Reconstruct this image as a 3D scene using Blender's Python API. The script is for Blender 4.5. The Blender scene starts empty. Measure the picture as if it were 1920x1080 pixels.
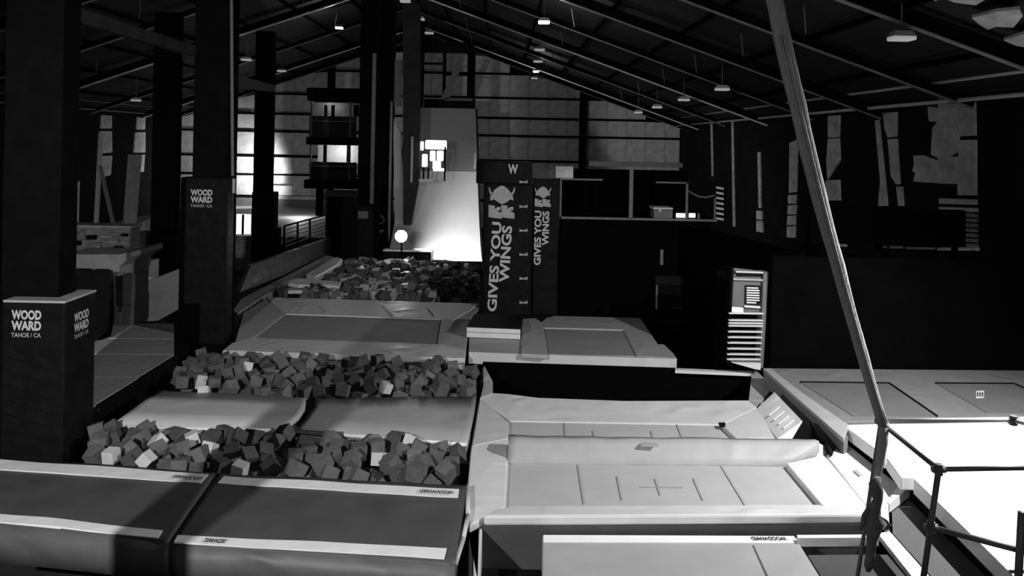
import bpy, bmesh, math, random
from mathutils import Vector, Matrix, Euler, noise
random.seed(7)
scn = bpy.context.scene
COL = scn.collection

# ------------------------------------------------------------------ camera
F = 1500.0                    # focal length in pixels of a 1920 px wide frame
VU, VV = 945.0, 265.0         # where the level view direction meets the frame
ROLL = math.radians(1.1)
CAM = Vector((0, 0, 4.5))
RT = Vector((math.cos(ROLL), 0, math.sin(ROLL)))
UP = Vector((-math.sin(ROLL), 0, math.cos(ROLL)))
FW = Vector((0, 1, 0))
cd = bpy.data.cameras.new('camera')
cam = bpy.data.objects.new('camera', cd); COL.objects.link(cam)
cd.sensor_fit = 'HORIZONTAL'; cd.sensor_width = 36.0; cd.lens = 36.0 * F / 1920
cd.shift_x = (960 - VU) / 1920; cd.shift_y = -(540 - VV) / 1920
cd.clip_start = 0.05; cd.clip_end = 300
m = Matrix((RT, UP, -FW)).transposed().to_4x4(); m.translation = CAM
cam.matrix_world = m
scn.camera = cam

# ------------------------------------------------------------------ world, light, exposure
w = bpy.data.worlds.new('night'); scn.world = w; w.use_nodes = True
w.node_tree.nodes['Background'].inputs[0].default_value = (1, 1, 1, 1)
w.node_tree.nodes['Background'].inputs[1].default_value = 0.004
vs = scn.view_settings
vs.view_transform = 'Standard'; vs.look = 'None'; vs.gamma = 1.0; vs.exposure = 0.0
vs.use_curve_mapping = False

def spot(name, loc, aim, watt, ang, blend=0.6, rad=0.05):
    l = bpy.data.lights.new(name, 'SPOT'); l.energy = watt; l.spot_size = math.radians(ang)
    l.spot_blend = blend; l.shadow_soft_size = rad
    o = bpy.data.objects.new(name, l); COL.objects.link(o); o.location = loc
    d = Vector(aim) - Vector(loc); o.rotation_euler = d.to_track_quat('-Z', 'Y').to_euler()
    return o
def point(name, loc, watt, rad=0.08):
    l = bpy.data.lights.new(name, 'POINT'); l.energy = watt; l.shadow_soft_size = rad
    o = bpy.data.objects.new(name, l); COL.objects.link(o); o.location = loc
    return o
spot('infrared_lamp_right', (6.9, 9.3, 4.6), (4.3, 10.4, 0), 2350, 164, 0.6, 0.04)
spot('infrared_lamp_left', (-5.2, 0.4, 5.0), (-3.6, 13, 0), 4300, 84, 0.6, 0.05)
spot('infrared_lamp_camera', (0.15, -0.1, 4.7), (0, 25, 4.2), 330, 110, 0.5, 0.05)

# ------------------------------------------------------------------ helpers
def P(u, v, Y):
    return CAM + (RT * ((u - VU) / F) + UP * ((VV - v) / F) + FW) * Y
def G(u, v, z=0.0):
    d = RT * ((u - VU) / F) + UP * ((VV - v) / F) + FW
    return CAM + d * ((z - CAM.z) / d.z)

WL = {}
def mat(name, g, rough=0.6, var=0.12, scale=6.0, bump=0.0, bscale=12.0, stretch=(1, 1, 1), emit=0.0, spec=0.3, rand=0.0, metal=0.0, wrinkle=False):
    mt = bpy.data.materials.new(name); mt.use_nodes = True
    nt = mt.node_tree; b = nt.nodes['Principled BSDF']
    b.inputs['Roughness'].default_value = rough
    b.inputs['Specular IOR Level'].default_value = spec
    b.inputs['Metallic'].default_value = metal
    tc = nt.nodes.new('ShaderNodeTexCoord'); mp = nt.nodes.new('ShaderNodeMapping')
    mp.inputs['Scale'].default_value = stretch
    nt.links.new(tc.outputs['Object'], mp.inputs[0])
    n = nt.nodes.new('ShaderNodeTexNoise'); n.inputs['Scale'].default_value = scale; n.inputs['Detail'].default_value = 4
    nt.links.new(mp.outputs[0], n.inputs['Vector'])
    r = nt.nodes.new('ShaderNodeMapRange')
    r.inputs['From Min'].default_value = 0.25; r.inputs['From Max'].default_value = 0.75
    r.inputs['To Min'].default_value = g * (1 - var); r.inputs['To Max'].default_value = g * (1 + var)
    nt.links.new(n.outputs['Fac'], r.inputs['Value'])
    src = r.outputs[0]
    if rand > 0:
        oi = nt.nodes.new('ShaderNodeObjectInfo'); mr = nt.nodes.new('ShaderNodeMapRange')
        mr.inputs['To Min'].default_value = 1 - rand; mr.inputs['To Max'].default_value = 1 + rand
        nt.links.new(oi.outputs['Random'], mr.inputs['Value'])
        mu = nt.nodes.new('ShaderNodeMath'); mu.operation = 'MULTIPLY'
        nt.links.new(src, mu.inputs[0]); nt.links.new(mr.outputs[0], mu.inputs[1]); src = mu.outputs[0]
    nt.links.new(src, b.inputs['Base Color'])
    if bump > 0:
        n2 = nt.nodes.new('ShaderNodeTexNoise'); n2.inputs['Scale'].default_value = bscale; n2.inputs['Detail'].default_value = 3
        nt.links.new(mp.outputs[0], n2.inputs['Vector'])
        if wrinkle: n2.noise_type = 'RIDGED_MULTIFRACTAL'; n2.inputs['Detail'].default_value = 2; n2.inputs['Distortion'].default_value = 0.6
        bp = nt.nodes.new('ShaderNodeBump'); bp.inputs['Strength'].default_value = bump; bp.inputs['Distance'].default_value = 0.05
        nt.links.new(n2.outputs['Fac'], bp.inputs['Height']); nt.links.new(bp.outputs[0], b.inputs['Normal'])
    if emit > 0:
        b.inputs['Emission Color'].default_value = (1, 1, 1, 1); b.inputs['Emission Strength'].default_value = emit
    return mt
M = {
 'pad': mat('pale_pad_vinyl', 0.50, 0.45, 0.06, 3, 0.8, 1.6, wrinkle=True),
 'padw': mat('white_pad_vinyl', 0.60, 0.45, 0.06, 3, 0.8, 1.8, wrinkle=True),
 'bed': mat('trampoline_bed_weave', 0.40, 0.7, 0.06, 2, 0.1, 60),
 'bedd': mat('grey_trampoline_bed_weave', 0.24, 0.7, 0.10, 2, 0.1, 60),
 'padg': mat('grey_pad_vinyl', 0.34, 0.5, 0.08, 3, 0.7, 1.6, wrinkle=True),
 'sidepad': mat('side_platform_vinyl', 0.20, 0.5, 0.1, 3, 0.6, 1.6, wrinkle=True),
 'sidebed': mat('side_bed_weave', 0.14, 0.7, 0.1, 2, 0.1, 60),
 'deckw': mat('white_landing_vinyl', 0.80, 0.5, 0.04, 3, 0.15, 2.5),
 'matd': mat('charcoal_mat_vinyl', 0.068, 0.5, 0.2, 2, 1.0, 0.9, wrinkle=True),
 'matl': mat('light_mat_vinyl', 0.48, 0.5, 0.06, 2, 0.6, 1.1, wrinkle=True),
 'matm': mat('mid_mat_vinyl', 0.33, 0.5, 0.08, 2, 0.7, 1.2, wrinkle=True),
 'side': mat('mat_side_vinyl', 0.085, 0.5, 0.2, 2, 1.0, 1.8, wrinkle=True),
 'stripe': mat('white_stripe', 0.72, 0.55, 0.06, 3, 0.3, 3),
 'black': mat('black_vinyl', 0.007, 0.5, 0.3, 4, 0.4, 4, spec=0.05),
 'curtain': mat('black_curtain', 0.002, 0.95, 0.3, 2, 0.2, 4, spec=0.02),
 'steel': mat('dark_steel', 0.005, 0.8, 0.25, 3, spec=0.0),
 'steelm': mat('grey_painted_steel', 0.12, 0.5, 0.15, 3),
 'steell': mat('bright_steel', 0.5, 0.4, 0.12, 5),
 'flange': mat('lit_flange_steel', 0.26, 0.5, 0.3, 1.5),  # light caught by the lower flanges, put into their colour
 'flangeb': mat('brightly_lit_flange_steel', 0.8, 0.4, 0.15, 1.5),  # paler still, for the two rafters painted as catching most light
 'roof': mat('dark_roof_liner', 0.022, 0.8, 0.35, 1.2, 0.4, 3),
 'insul': mat('insulation_blanket', 0.50, 0.75, 0.28, 2.2, 0.8, 3.0),
 'insulw': mat('side_wall_insulation', 0.5, 0.75, 0.35, 3, 0.9, 4.0),
 'wall': mat('dark_wall', 0.008, 0.9, 0.3, 1, spec=0.1),
 'floor': mat('dark_floor', 0.03, 0.8, 0.3, 2, spec=0.1),
 'carpet': mat('grey_carpet', 0.11, 0.95, 0.18, 40, 0.4, 150),
 'foam': mat('dark_foam', 0.105, 0.9, 0.18, 8, 0.3, 30, rand=0.28, spec=0.1),
 'foamd': mat('darker_foam', 0.06, 0.9, 0.2, 8, spec=0.1),
 'foaml': mat('pale_foam', 0.55, 0.9, 0.08, 8, 0.2, 30, spec=0.1),
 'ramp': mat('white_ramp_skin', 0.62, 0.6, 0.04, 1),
 'rampu': mat('shaded_upper_ramp_skin', 0.20, 0.7, 0.08, 1),  # darker copy of the skin paints the light fading up the ramp
 'wood': mat('rough_board', 0.12, 0.8, 0.5, 5, 0.3, 20, (1, 1, 3)),
 'crate': mat('grey_foam_block', 0.10, 0.8, 0.15, 3, 0.2, 12),
 'ply': mat('plywood', 0.20, 0.7, 0.2, 3),
 'plat': mat('platform_mat', 0.50, 0.6, 0.1, 2, 0.15, 8),
 'text': mat('pale_print', 0.45, 0.6, 0.2, 20),
 'textd': mat('dark_print', 0.03, 0.7, 0.1, 20),
 'textg': mat('grey_print', 0.32, 0.6, 0.2, 20),
 'strap': mat('silk_strap', 0.38, 0.95, 0.2, 12, 0.5, 14, (6, 6, 0.6), spec=0.02),
 'strapd': mat('dark_silk', 0.12, 0.85, 0.2, 12, 0.5, 14),
 'lit': mat('lit_lamp', 0.8, 0.5, 0.0, 1, emit=2.2),
 'star': mat('flood_lamp_face', 0.8, 0.5, 0.0, 1, emit=60.0),
 'screen': mat('lit_panel', 0.8, 0.5, 0.0, 1, emit=1.6),
 'lamp': mat('unlit_diffuser_painted_glow', 0.6, 0.5, 0.02, 1, emit=0.22),  # for lamps that are off; faint emission stands in for reflected infrared
}

def finish(name, me, material, parent=None, smooth=False, bevel=0.0, label=None, cat=None, group=None, kind=None, segs=2):
    vs_ = [v.co for v in me.vertices]
    lo = Vector((min(v[i] for v in vs_) for i in range(3))); hi = Vector((max(v[i] for v in vs_) for i in range(3)))
    c = Vector(((lo.x + hi.x) / 2, (lo.y + hi.y) / 2, lo.z))
    me.transform(Matrix.Translation(-c))
    me.materials.append(M[material] if isinstance(material, str) else material)
    o = bpy.data.objects.new(name, me); COL.objects.link(o)
    WL[o] = c
    if parent is not None:
        o.parent = parent; o.location = c - WL[parent]
    else:
        o.location = c
    if smooth:
        for p in me.polygons: p.use_smooth = True
    if bevel > 0:
        b = o.modifiers.new('soft_edge', 'BEVEL'); b.width = bevel; b.segments = segs; b.limit_method = 'ANGLE'; b.angle_limit = math.radians(40)
    if label: o['label'] = label
    if cat: o['category'] = cat
    if group: o['group'] = group
    if kind: o['kind'] = kind
    return o
def thing(name, loc, label, cat, group=None, kind=None):
    o = bpy.data.objects.new(name, None); COL.objects.link(o); o.location = loc; o.empty_display_size = 0.2
    WL[o] = Vector(loc); o['label'] = label
    if cat: o['category'] = cat
    if group: o['group'] = group
    if kind: o['kind'] = kind
    return o
def new_mesh(name, verts, faces):
    me = bpy.data.meshes.new(name); me.from_pydata([tuple(v) for v in verts], [], faces); me.validate()
    bm = bmesh.new(); bm.from_mesh(me); bmesh.ops.recalc_face_normals(bm, faces=bm.faces); bm.to_mesh(me); bm.free()
    return me
class MB:
    def __init__(s): s.v = []; s.f = []
    def add(s, verts, faces):
        n = len(s.v); s.v += [Vector(v) for v in verts]; s.f += [tuple(i + n for i in f) for f in faces]; return s
    def box(s, x0, x1, y0, y1, z0, z1):
        return s.add([(x0,y0,z0),(x1,y0,z0),(x1,y1,z0),(x0,y1,z0),(x0,y0,z1),(x1,y0,z1),(x1,y1,z1),(x0,y1,z1)],
                     [(0,1,2,3),(4,5,6,7),(0,1,5,4),(1,2,6,5),(2,3,7,6),(3,0,4,7)])
    def prism(s, pts, off):
        n = len(pts); pts = [Vector(p) for p in pts]; off = Vector(off)
        return s.add(pts + [p + off for p in pts], [tuple(range(n)), tuple(range(n, 2*n))] + [(i, (i+1) % n, n + (i+1) % n, n + i) for i in range(n)])
    def tube(s, p0, p1, r0, r1=None, n=8):
        p0, p1 = Vector(p0), Vector(p1); r1 = r0 if r1 is None else r1
        d = (p1 - p0).normalized(); a = d.orthogonal().normalized(); b = d.cross(a)
        vs_ = []
        for p, r in ((p0, r0), (p1, r1)):
            for i in range(n):
                t = 2*math.pi*i/n; vs_.append(p + a*(r*math.cos(t)) + b*(r*math.sin(t)))
        return s.add(vs_, [tuple(range(n)), tuple(range(n, 2*n))] + [(i, (i+1) % n, n+(i+1) % n, n+i) for i in range(n)])
    def bar(s, p0, p1, w, h, up=(0, 0, 1)):
        p0, p1 = Vector(p0), Vector(p1); d = (p1-p0).normalized(); x = d.cross(Vector(up)).normalized(); y = x.cross(d)
        q = [x*(-w/2)+y*(-h/2), x*(w/2)+y*(-h/2), x*(w/2)+y*(h/2), x*(-w/2)+y*(h/2)]
        return s.add([p0+k for k in q] + [p1+k for k in q], [(0,1,2,3),(4,5,6,7)] + [(i,(i+1)%4,4+(i+1)%4,4+i) for i in range(4)])
    def build(s, name, material, parent=None, **k):
        return finish(name, new_mesh(name, s.v, s.f), material, parent, **k)

def pts(poly, z=0.0):
    return [G(p[0], p[1], p[2] if len(p) > 2 else z) for p in poly]
def slab(name, poly, z, thick, material, parent=None, **k):
    return MB().prism(pts(poly, z), (0, 0, -thick)).build(name, material, parent, **k)
def flat(name, poly, Y, d, material, parent=None, **k):
    """upright panel facing the camera side of the hall, d deep"""
    return MB().prism([P(u, v, Y) for u, v in poly], (0, d, 0)).build(name, material, parent, **k)
def ext(u0, v0, u1, v1, Y):
    um, vm = (u0+u1)/2, (v0+v1)/2
    return P(u0, vm, Y).x, P(u1, vm, Y).x, P(um, v1, Y).z, P(um, v0, Y).z
def fbox(name, u0, v0, u1, v1, Y, d, material, parent=None, **k):
    x0, x1, z0, z1 = ext(u0, v0, u1, v1, Y)
    return MB().box(x0, x1, Y, Y+d, z0, z1).build(name, material, parent, **k)
def base(u, v, Y): return P(u, v, Y)
def rows_mat(name, left, right, nx, thick, material, parent=None, amp=0.012, fr=1.3, sag=0.0, **k):
    ny = len(left); v = []
    for j in range(ny):
        a, b = Vector(left[j]), Vector(right[j])
        for i in range(nx + 1):
            t = i / nx; p = a.lerp(b, t)
            p.z += amp * noise.noise(p * fr) * 2 - sag * math.sin(math.pi * t) * math.sin(math.pi * j / (ny-1))
            v.append(p)
    n = len(v); v += [Vector((p.x, p.y, min(p.z - 0.01, left[0][2] - thick))) for p in v[:n]]
    f = []; W = nx + 1
    for j in range(ny - 1):
        for i in range(nx):
            a = j*W+i; f.append((a, a+1, a+W+1, a+W)); f.append((n+a, n+a+W, n+a+W+1, n+a+1))
    for i in range(nx):
        f.append((i, n+i, n+i+1, i+1)); a = (ny-1)*W+i; f.append((a, a+1, n+a+1, n+a))
    for j in range(ny - 1):
        a = j*W; f.append((a, a+W, n+a+W, n+a)); a = j*W+nx; f.append((a, n+a, n+a+W, a+W))
    return finish(name, new_mesh(name, v, f), material, parent, **k)
def quad_rows(tl, tr, br, bl, ny):
    """far edge first"""
    L = [Vector(tl).lerp(Vector(bl), j/ny) for j in range(ny+1)]; R = [Vector(tr).lerp(Vector(br), j/ny) for j in range(ny+1)]
    return L, R
def text(name, s, c, xd, yd, width, height, material, parent, thick=0.006, bold=0.03):
    cu = bpy.data.curves.new(name, 'FONT'); cu.body = s; cu.offset = bold; cu.extrude = 0.0; cu.resolution_u = 3
    t = bpy.data.objects.new(name, cu); COL.objects.link(t)
    me = bpy.data.meshes.new_from_object(t.evaluated_get(bpy.context.evaluated_depsgraph_get()))
    bpy.data.objects.remove(t); bpy.data.curves.remove(cu)
    xs = [v.co.x for v in me.vertices]; ys = [v.co.y for v in me.vertices]
    x0, x1, y0, y1 = min(xs), max(xs), min(ys), max(ys)
    xd = Vector(xd).normalized(); yd = Vector(yd).normalized(); nd = xd.cross(yd); c = Vector(c)
    for v in me.vertices:
        a = ((v.co.x-x0)/(x1-x0) - .5)*width; b = ((v.co.y-y0)/(y1-y0) - .5)*height
        v.co = c + xd*a + yd*b + nd*thick
    me.materials.clear()
    return finish(name, me, material, parent)

# ------------------------------------------------------------------ building shell
XL, XR, YF, ZE, XA, ZA = -20.6, 11.0, 50.0, 5.75, -4.8, 11.3
SR = (ZA-ZE)/(XR-XA); SL = (ZA-ZE)/(XA-XL)
def roofz(x): return ZA - SR*(x-XA) if x > XA else ZA - SL*(XA-x)
FZ = -1.3
MB().box(XL, XR, -3, YF, FZ-0.2, FZ).build('floor', 'floor', kind='structure', label='dark concrete hall floor under the pits')
wl = MB().box(XL-0.2, XL, -3, YF, FZ, ZE+0.3).build('wall_left', 'wall', kind='structure', label='dark side wall on the left of the hall')
wr = MB().box(XR, XR+0.2, -3, YF, FZ, ZE+0.3).build('wall_right', 'wall', kind='structure', label='dark side wall on the right of the hall')
wb = MB().prism([(XL, YF, FZ), (XR, YF, FZ), (XR, YF, ZE), (XA, YF, ZA), (XL, YF, ZE)], (0, 0.2, 0)).build('wall_back', 'wall', kind='structure', label='gable end wall lined with insulation')
ce = MB().prism([(XR+.2, -3, ZE), (XA, -3, ZA), (XL-.2, -3, ZE), (XL-.2, -3, ZE+.2), (XA, -3, ZA+.25), (XR+.2, -3, ZE+.2)], (0, YF+3.2, 0)).build('ceiling', 'roof', kind='structure', label='dark pitched roof liner of the hall')

# girts and insulation on the gable wall
GZ = [-1.0, 0.8, 2.15, 3.3, 4.85, 5.95, 7.2, 8.7, 10.0]
x = XL + 0.15
cols = []
while x < XR - 0.3: cols.append(x); x += 1.22
for i, x0 in enumerate(cols):
    x1 = min(x0 + 1.2, XR - 0.05)
    for a, b in zip(GZ[:-1], GZ[1:]):
        za, zb = a + 0.07, b - 0.07
        t0, t1 = roofz(x0) - 0.25, roofz(x1) - 0.25
        if min(t0, t1) < za + 0.1: continue
        jy = random.uniform(0, 0.05)
        MB().prism([(x0, YF-0.06-jy, za), (x1, YF-0.06-jy, za), (x1, YF-0.06-jy, min(zb, t1)), (x0, YF-0.06-jy, min(zb, t0))], (0, 0.06+jy, 0)).build('insulation_panel', 'insul', wb)
for z in GZ[1:]:
    xa = XL + 0.1 if z < ZE else XA - (ZA-z)/SL + 0.4
    xb = XR - 0.1 if z < ZE else XA + (ZA-z)/SR - 0.4
    MB().box(xa, xb, YF-0.2, YF-0.07, z-0.07, z+0.07).build('girt', 'steel', wb)
for u in (1092, 620, 330):
    xx = P(u, 250, YF-0.3).x
    MB().box(xx-0.2, xx+0.2, YF-0.55, YF-0.2, FZ, roofz(xx)-0.1).build('wall_post', 'steel', wb)

# roof frames, purlins, sag rods
frames = [49.3, 45, 39.6, 33.2, 28.3, 23.2, 18.6, 14.2, 10]
for i, y in enumerate(frames):
    for side in (0, 1):
        xe = XR - 0.1 if side else XL + 0.1
        p0 = Vector((XA, y, ZA - 0.12)); p1 = Vector((xe, y, roofz(xe) - 0.12))
        b = MB(); hgt = 0.30 if i % 2 else 0.2
        dn = Vector((0, 0, -1))
        b.bar(p0 + dn*hgt/2, p1 + dn*hgt/2, 0.03, hgt)
        b.bar(p0, p1, 0.12, 0.03)
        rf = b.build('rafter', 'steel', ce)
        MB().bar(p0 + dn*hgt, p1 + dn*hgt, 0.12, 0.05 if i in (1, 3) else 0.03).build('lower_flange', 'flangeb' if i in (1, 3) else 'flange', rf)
for k in range(1, 8):
    for side in (0, 1):
        t = k / 8; xe = XR if side else XL
        xx = XA + (xe - XA)*t; zz = roofz(xx) - 0.1
        MB().box(xx-0.03, xx+0.03, 6, YF-0.2, zz-0.07, zz+0.05).build('purlin', 'steel', ce)
for y in (41.8, 36.4, 30.6, 25.5, 20.5, 16.2):
    for side in (0, 1):
        for k in (1, 3, 5):
            xe = XR if side else XL
            xx = XA + (xe-XA)*(k/8.0 + 0.06); zz = roofz(xx) - 0.12
            MB().bar((xx, y, zz), (xx + (0.12 if side else -0.12), y+0.2, zz-0.55), 0.025, 0.025).build('sag_rod', 'steelm', ce)
for xx, zz, r in ((10.55, 5.66, 0.05), (10.2, 6.08, 0.04), (-20.2, 5.68, 0.05), (-19.8, 6.05, 0.035)):
    MB().tube((xx, 6, zz), (xx, YF-0.3, zz), r).build('eave_strut', 'steell' if xx > 0 else 'steelm', ce, smooth=True)

# torn insulation under the roof at the upper right
def RR(u, v, off=0.12):
    d = RT*((u-VU)/F) + UP*((VV-v)/F) + FW
    # plane z = ZA - SR (x - XA) - off
    t = (ZA - SR*(CAM.x-XA) - off - CAM.z) / (d.z + SR*d.x)
    return CAM + d*t
for poly in ([(1745,-12),(1790,5),(1830,10),(1850,-2),(1905,-14)],
             [(1822,34),(1868,22),(1912,18),(1918,30),(1900,52),(1868,50),(1852,56),(1836,46)],
             [(1882,76),(1925,62),(1950,70),(1940,92),(1905,86)],
             [(1730,-30),(1800,-40),(1790,-8),(1752,2)]):
    MB().prism([RR(u, v, random.uniform(.14, .3)) for u, v in poly], (0, 0, 0.05)).build('torn_insulation', 'insul', ce)

# right wall insulation strips between dark panels: pixels on the plane X = XR
def WR(u, v, off=0.05, X=None):
    X = (XR - off) if X is None else X
    d = RT*((u-VU)/F) + UP*((VV-v)/F) + FW
    return CAM + d*(X/d.x)
def wstrip(poly, nm='insulation_strip', mt='insulw', off=0.06):
    MB().prism([WR(u, v, off) for u, v in poly], (off, 0, 0)).build(nm, mt, wr)
for poly in ([(1552,217),(1573,216),(1572,257),(1552,258)], [(1552,260),(1572,259),(1574,300),(1551,336),(1549,300)], [(1548,338),(1573,337),(1574,376),(1548,376)],
             [(1655,212),(1680,210),(1679,256),(1664,258),(1658,240)], [(1664,261),(1680,260),(1685,345),(1680,346),(1670,330)],
             [(1640,226),(1646,225),(1657,330),(1662,386),(1646,386),(1650,340)], [(1680,350),(1690,350),(1692,386),(1684,386)],
             [(1480,268),(1494,262),(1492,360),(1479,362)], [(1477,366),(1492,365),(1490,382),(1477,382)], [(1477,385),(1492,384),(1490,402),(1476,402)], [(1476,405),(1490,404),(1490,422),(1475,422)], [(1475,425),(1490,424),(1489,446),(1475,445)],
             [(1418,395),(1428,395),(1428,412),(1418,411)], [(1418,414),(1429,414),(1430,436),(1418,434)], [(1420,285),(1424,285),(1426,390),(1422,390)],
             [(1371,225),(1373,225),(1377,425),(1374,425)], [(1332,232),(1334,232),(1336,330),(1334,330)]):
    wstrip(poly)
# large torn blanket
for poly in ([(1759,195),(1796,194),(1795,285),(1765,300),(1745,290),(1748,240),(1756,230)],
             [(1798,192),(1826,191),(1827,254),(1798,256)], [(1797,263),(1828,262),(1828,366),(1795,366)],
             [(1759,292),(1793,294),(1793,345),(1757,344),(1757,318)], [(1712,292),(1730,291),(1755,300),(1755,343),(1730,342),(1712,340),(1716,325),(1710,320),(1714,308)],
             [(1760,372),(1828,374),(1829,384),(1760,382)], [(1760,388),(1830,390),(1830,398),(1760,395)],
             [(1739,200),(1748,200),(1746,228),(1741,226)], [(1752,202),(1757,202),(1756,228),(1750,228)],
             [(1760,162),(1768,160),(1775,180),(1760,186)]):
    wstrip(poly, 'torn_blanket')
for k in range(7):
    wstrip([(1811, 400+k*9.4), (1830, 401+k*9.4), (1830, 407.5+k*9.4), (1811, 406.5+k*9.4)])
for poly in ([(1757,464),(1832,463),(1832,470),(1757,469)], [(1698,463),(1750,464),(1750,468),(1698,467)], [(1668,461),(1692,461),(1692,466),(1668,466)], [(1655,461),(1662,461),(1662,465),(1655,465)], [(1570,457),(1585,458),(1585,463),(1570,462)]):
    wstrip(poly, 'base_gap_strip', 'stripe')

# left wall insulation
def WLp(u, v, off=0.06):
    d = RT*((u-VU)/F) + UP*((VV-v)/F) + FW
    return CAM + d*((XL+off)/d.x)
for poly in ([(118,213),(142,214),(142,240),(118,240)], [(118,244),(142,244),(142,290),(118,292)], [(118,297),(142,296),(142,338),(118,342)],
             [(191,216),(210,217),(210,241),(189,241)], [(188,246),(210,246),(211,286),(186,288)], [(186,293),(211,292),(208,328),(194,332),(186,312)],
             [(258,219),(273,220),(272,243),(256,243)], [(254,248),(273,248),(273,286),(251,286)], [(250,290),(272,290),(270,322),(249,324)],
             [(343,225),(357,225),(357,285),(341,285)], [(341,290),(357,290),(357,325),(342,325)]):
    MB().prism([WLp(u, v) for u, v in poly], (-0.06, 0, 0)).build('insulation_strip', 'insulw', wl)

# ------------------------------------------------------------------ steel columns with wall pads
def ibeam(u0, u1, Y, z0, z1, d):
    x0, x1 = P(u0, 265, Y).x, P(u1, 265, Y).x
    b = MB(); b.box(x0, x1, Y, Y+0.04, z0, z1); b.box(x0, x1, Y+d-0.04, Y+d, z0, z1)
    xm = (x0+x1)/2; b.box(xm-0.03, xm+0.03, Y+0.04, Y+d-0.04, z0, z1)
    b.box(x1-0.02, x1, Y+0.04, Y+d-0.04, z0, z1); b.box(x0, x0+0.02, Y+0.04, Y+d-0.04, z0, z1)
    return b, (x0+x1)/2
def woodward(front, c, xd, yd, w, h, parent):
    yd = Vector(yd); c = Vector(c)
    text('lettering', 'WOOD', c + yd*h*0.335, xd, yd, w, h*0.36, 'text', parent, bold=0.045)
    text('lettering', 'WARD', c - yd*h*0.07, xd, yd, w, h*0.36, 'text', parent, bold=0.045)
    text('lettering', 'TAHOE / CA', c - yd*h*0.42, xd, yd, w, h*0.17, 'textg', parent, bold=0.02)
def column(u0, u1, Y, label, d=0.45, z0=FZ):
    b, xm = ibeam(u0, u1, Y, z0, 0, d)
    zt = roofz(xm) - 0.4
    b, xm = ibeam(u0, u1, Y, z0, zt, d)
    t = thing('steel_column', (xm, Y+d/2, z0), label, 'column')
    b.build('shaft', 'steel', t)
    return t, xm
# nearest column
c1, xm = column(8, 116, 11.4, 'nearest dark steel column with lettered black pad at the left edge')
Y = 11.15; x0, x1 = P(2, 700, Y).x, P(120, 700, Y).x; zt = P(60, 568, Y).z
pd = MB().box(x0, x1, Y, Y+0.85, FZ, zt).build('pad', 'black', c1, bevel=0.03)
lid = MB().box(x0+.01, x1-.0, Y-0.01, Y+0.86, zt, zt+0.035).build('pad_cap', 'padg', c1, bevel=0.01)
for k in range(7):
    MB().bar((x0+.06, Y-0.004, zt-0.75-0.2*k), (x1-.12, Y-0.004, zt-0.95-0.2*k), 0.02, 0.012).build('crease', 'black', pd)
sc = Y/F
woodward(0, P(50, 607, Y) + Vector((0, -0.004, 0)), (1, 0, 0), (0, 0, 1), 56*sc, 50*sc, pd)
woodward(0, Vector((x1+0.004, Y+0.42, P(133, 607, Y+0.4).z)), (0, 1, 0), (0, 0, 1), 0.40, 0.36, pd)
# second column
c2, xm = column(362, 432, 17.35, 'dark steel column with tall lettered pad beside the foam pit')
Y = 17.2; x0, x1 = P(335, 500, Y).x, P(424, 500, Y).x; zt = P(380, 333, Y).z
pd = MB().box(x0, x1, Y, Y+0.45, 0.0, zt).build('pad', 'black', c2, bevel=0.03)
sc = Y/F
woodward(0, P(378, 372, Y) + Vector((0, -0.004, 0)), (1, 0, 0), (0, 0, 1), 41*sc, 33*sc, pd)
fbox('latch', 430, 335, 440, 362, Y+0.3, 0.05, 'textg', c2)
MB().tube(P(434, 0, 17.3), P(436, 330, 17.3), 0.035).build('conduit', 'steelm', c2)
# further columns
c3, xm = column(285, 330, 26.7, 'slim dark column standing behind the grey wedge on the left')
fbox('pad', 283, 440, 333, 512, 26.6, 0.6, 'black', c3, bevel=.03)
c4, xm = column(476, 509, 34, 'dark column between the bright back panels and the guard rail')
fbox('pad', 471, 360, 514, 492, 33.9, 0.6, 'black', c4, bevel=.03)
c5, xm = column(672, 711, 30, 'dark column rising from the far foam pit beside the tower')
fbox('pad', 668, 385, 699, 492, 29.9, 0.6, 'black', c5, bevel=.03)
fbox('sign_plate', 671, 396, 690, 410, 29.85, 0.04, 'steelm', c5)
fbox('conduit', 696, 100, 703, 382, 29.9, 0.06, 'steelm', c5)
# column left of and beyond the frame, which throws the broad shadow across the mats
c0, xm = column(945-4.73/4.0*F, 945-4.36/4.0*F, 4.0, 'dark steel column outside the left edge of the picture', d=0.3)
# knee braces
for nm, a, b_, Y0, Y1, wd in (('brace_beam', (100, 16), (362, 96), 11.8, 17.4, .16), ('brace_beam', (434, 152), (512, 166), 17.6, 34, .2)):
    MB().bar(P(*a, Y0), P(*b_, Y1), wd, wd*1.4).build(nm, 'floor', None, label='sloping beam bolted between the two padded columns' if a[0] < 200 else 'short strut from the tall padded column to the column behind', cat='beam')

# ------------------------------------------------------------------ pits: walls and floors
def wallz(name, poly, z0, z1, material, label):
    return MB().prism([Vector((p.x, p.y, z1)) for p in pts(poly, z1)], (0, 0, z0-z1)).build(name, material, kind='structure', label=label, bevel=.02)
wallz('wall_pit_center', [(908,684),(924,714),(924,735),(899,757),(886,835),(878,930),(880,985),(905,983),(899,1090),(888,1090),(888,1085),(887,915),(888,820),(905,690)], FZ, -0.06, 'pad', 'pale padded wall between the foam pits and the trampolines')

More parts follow.
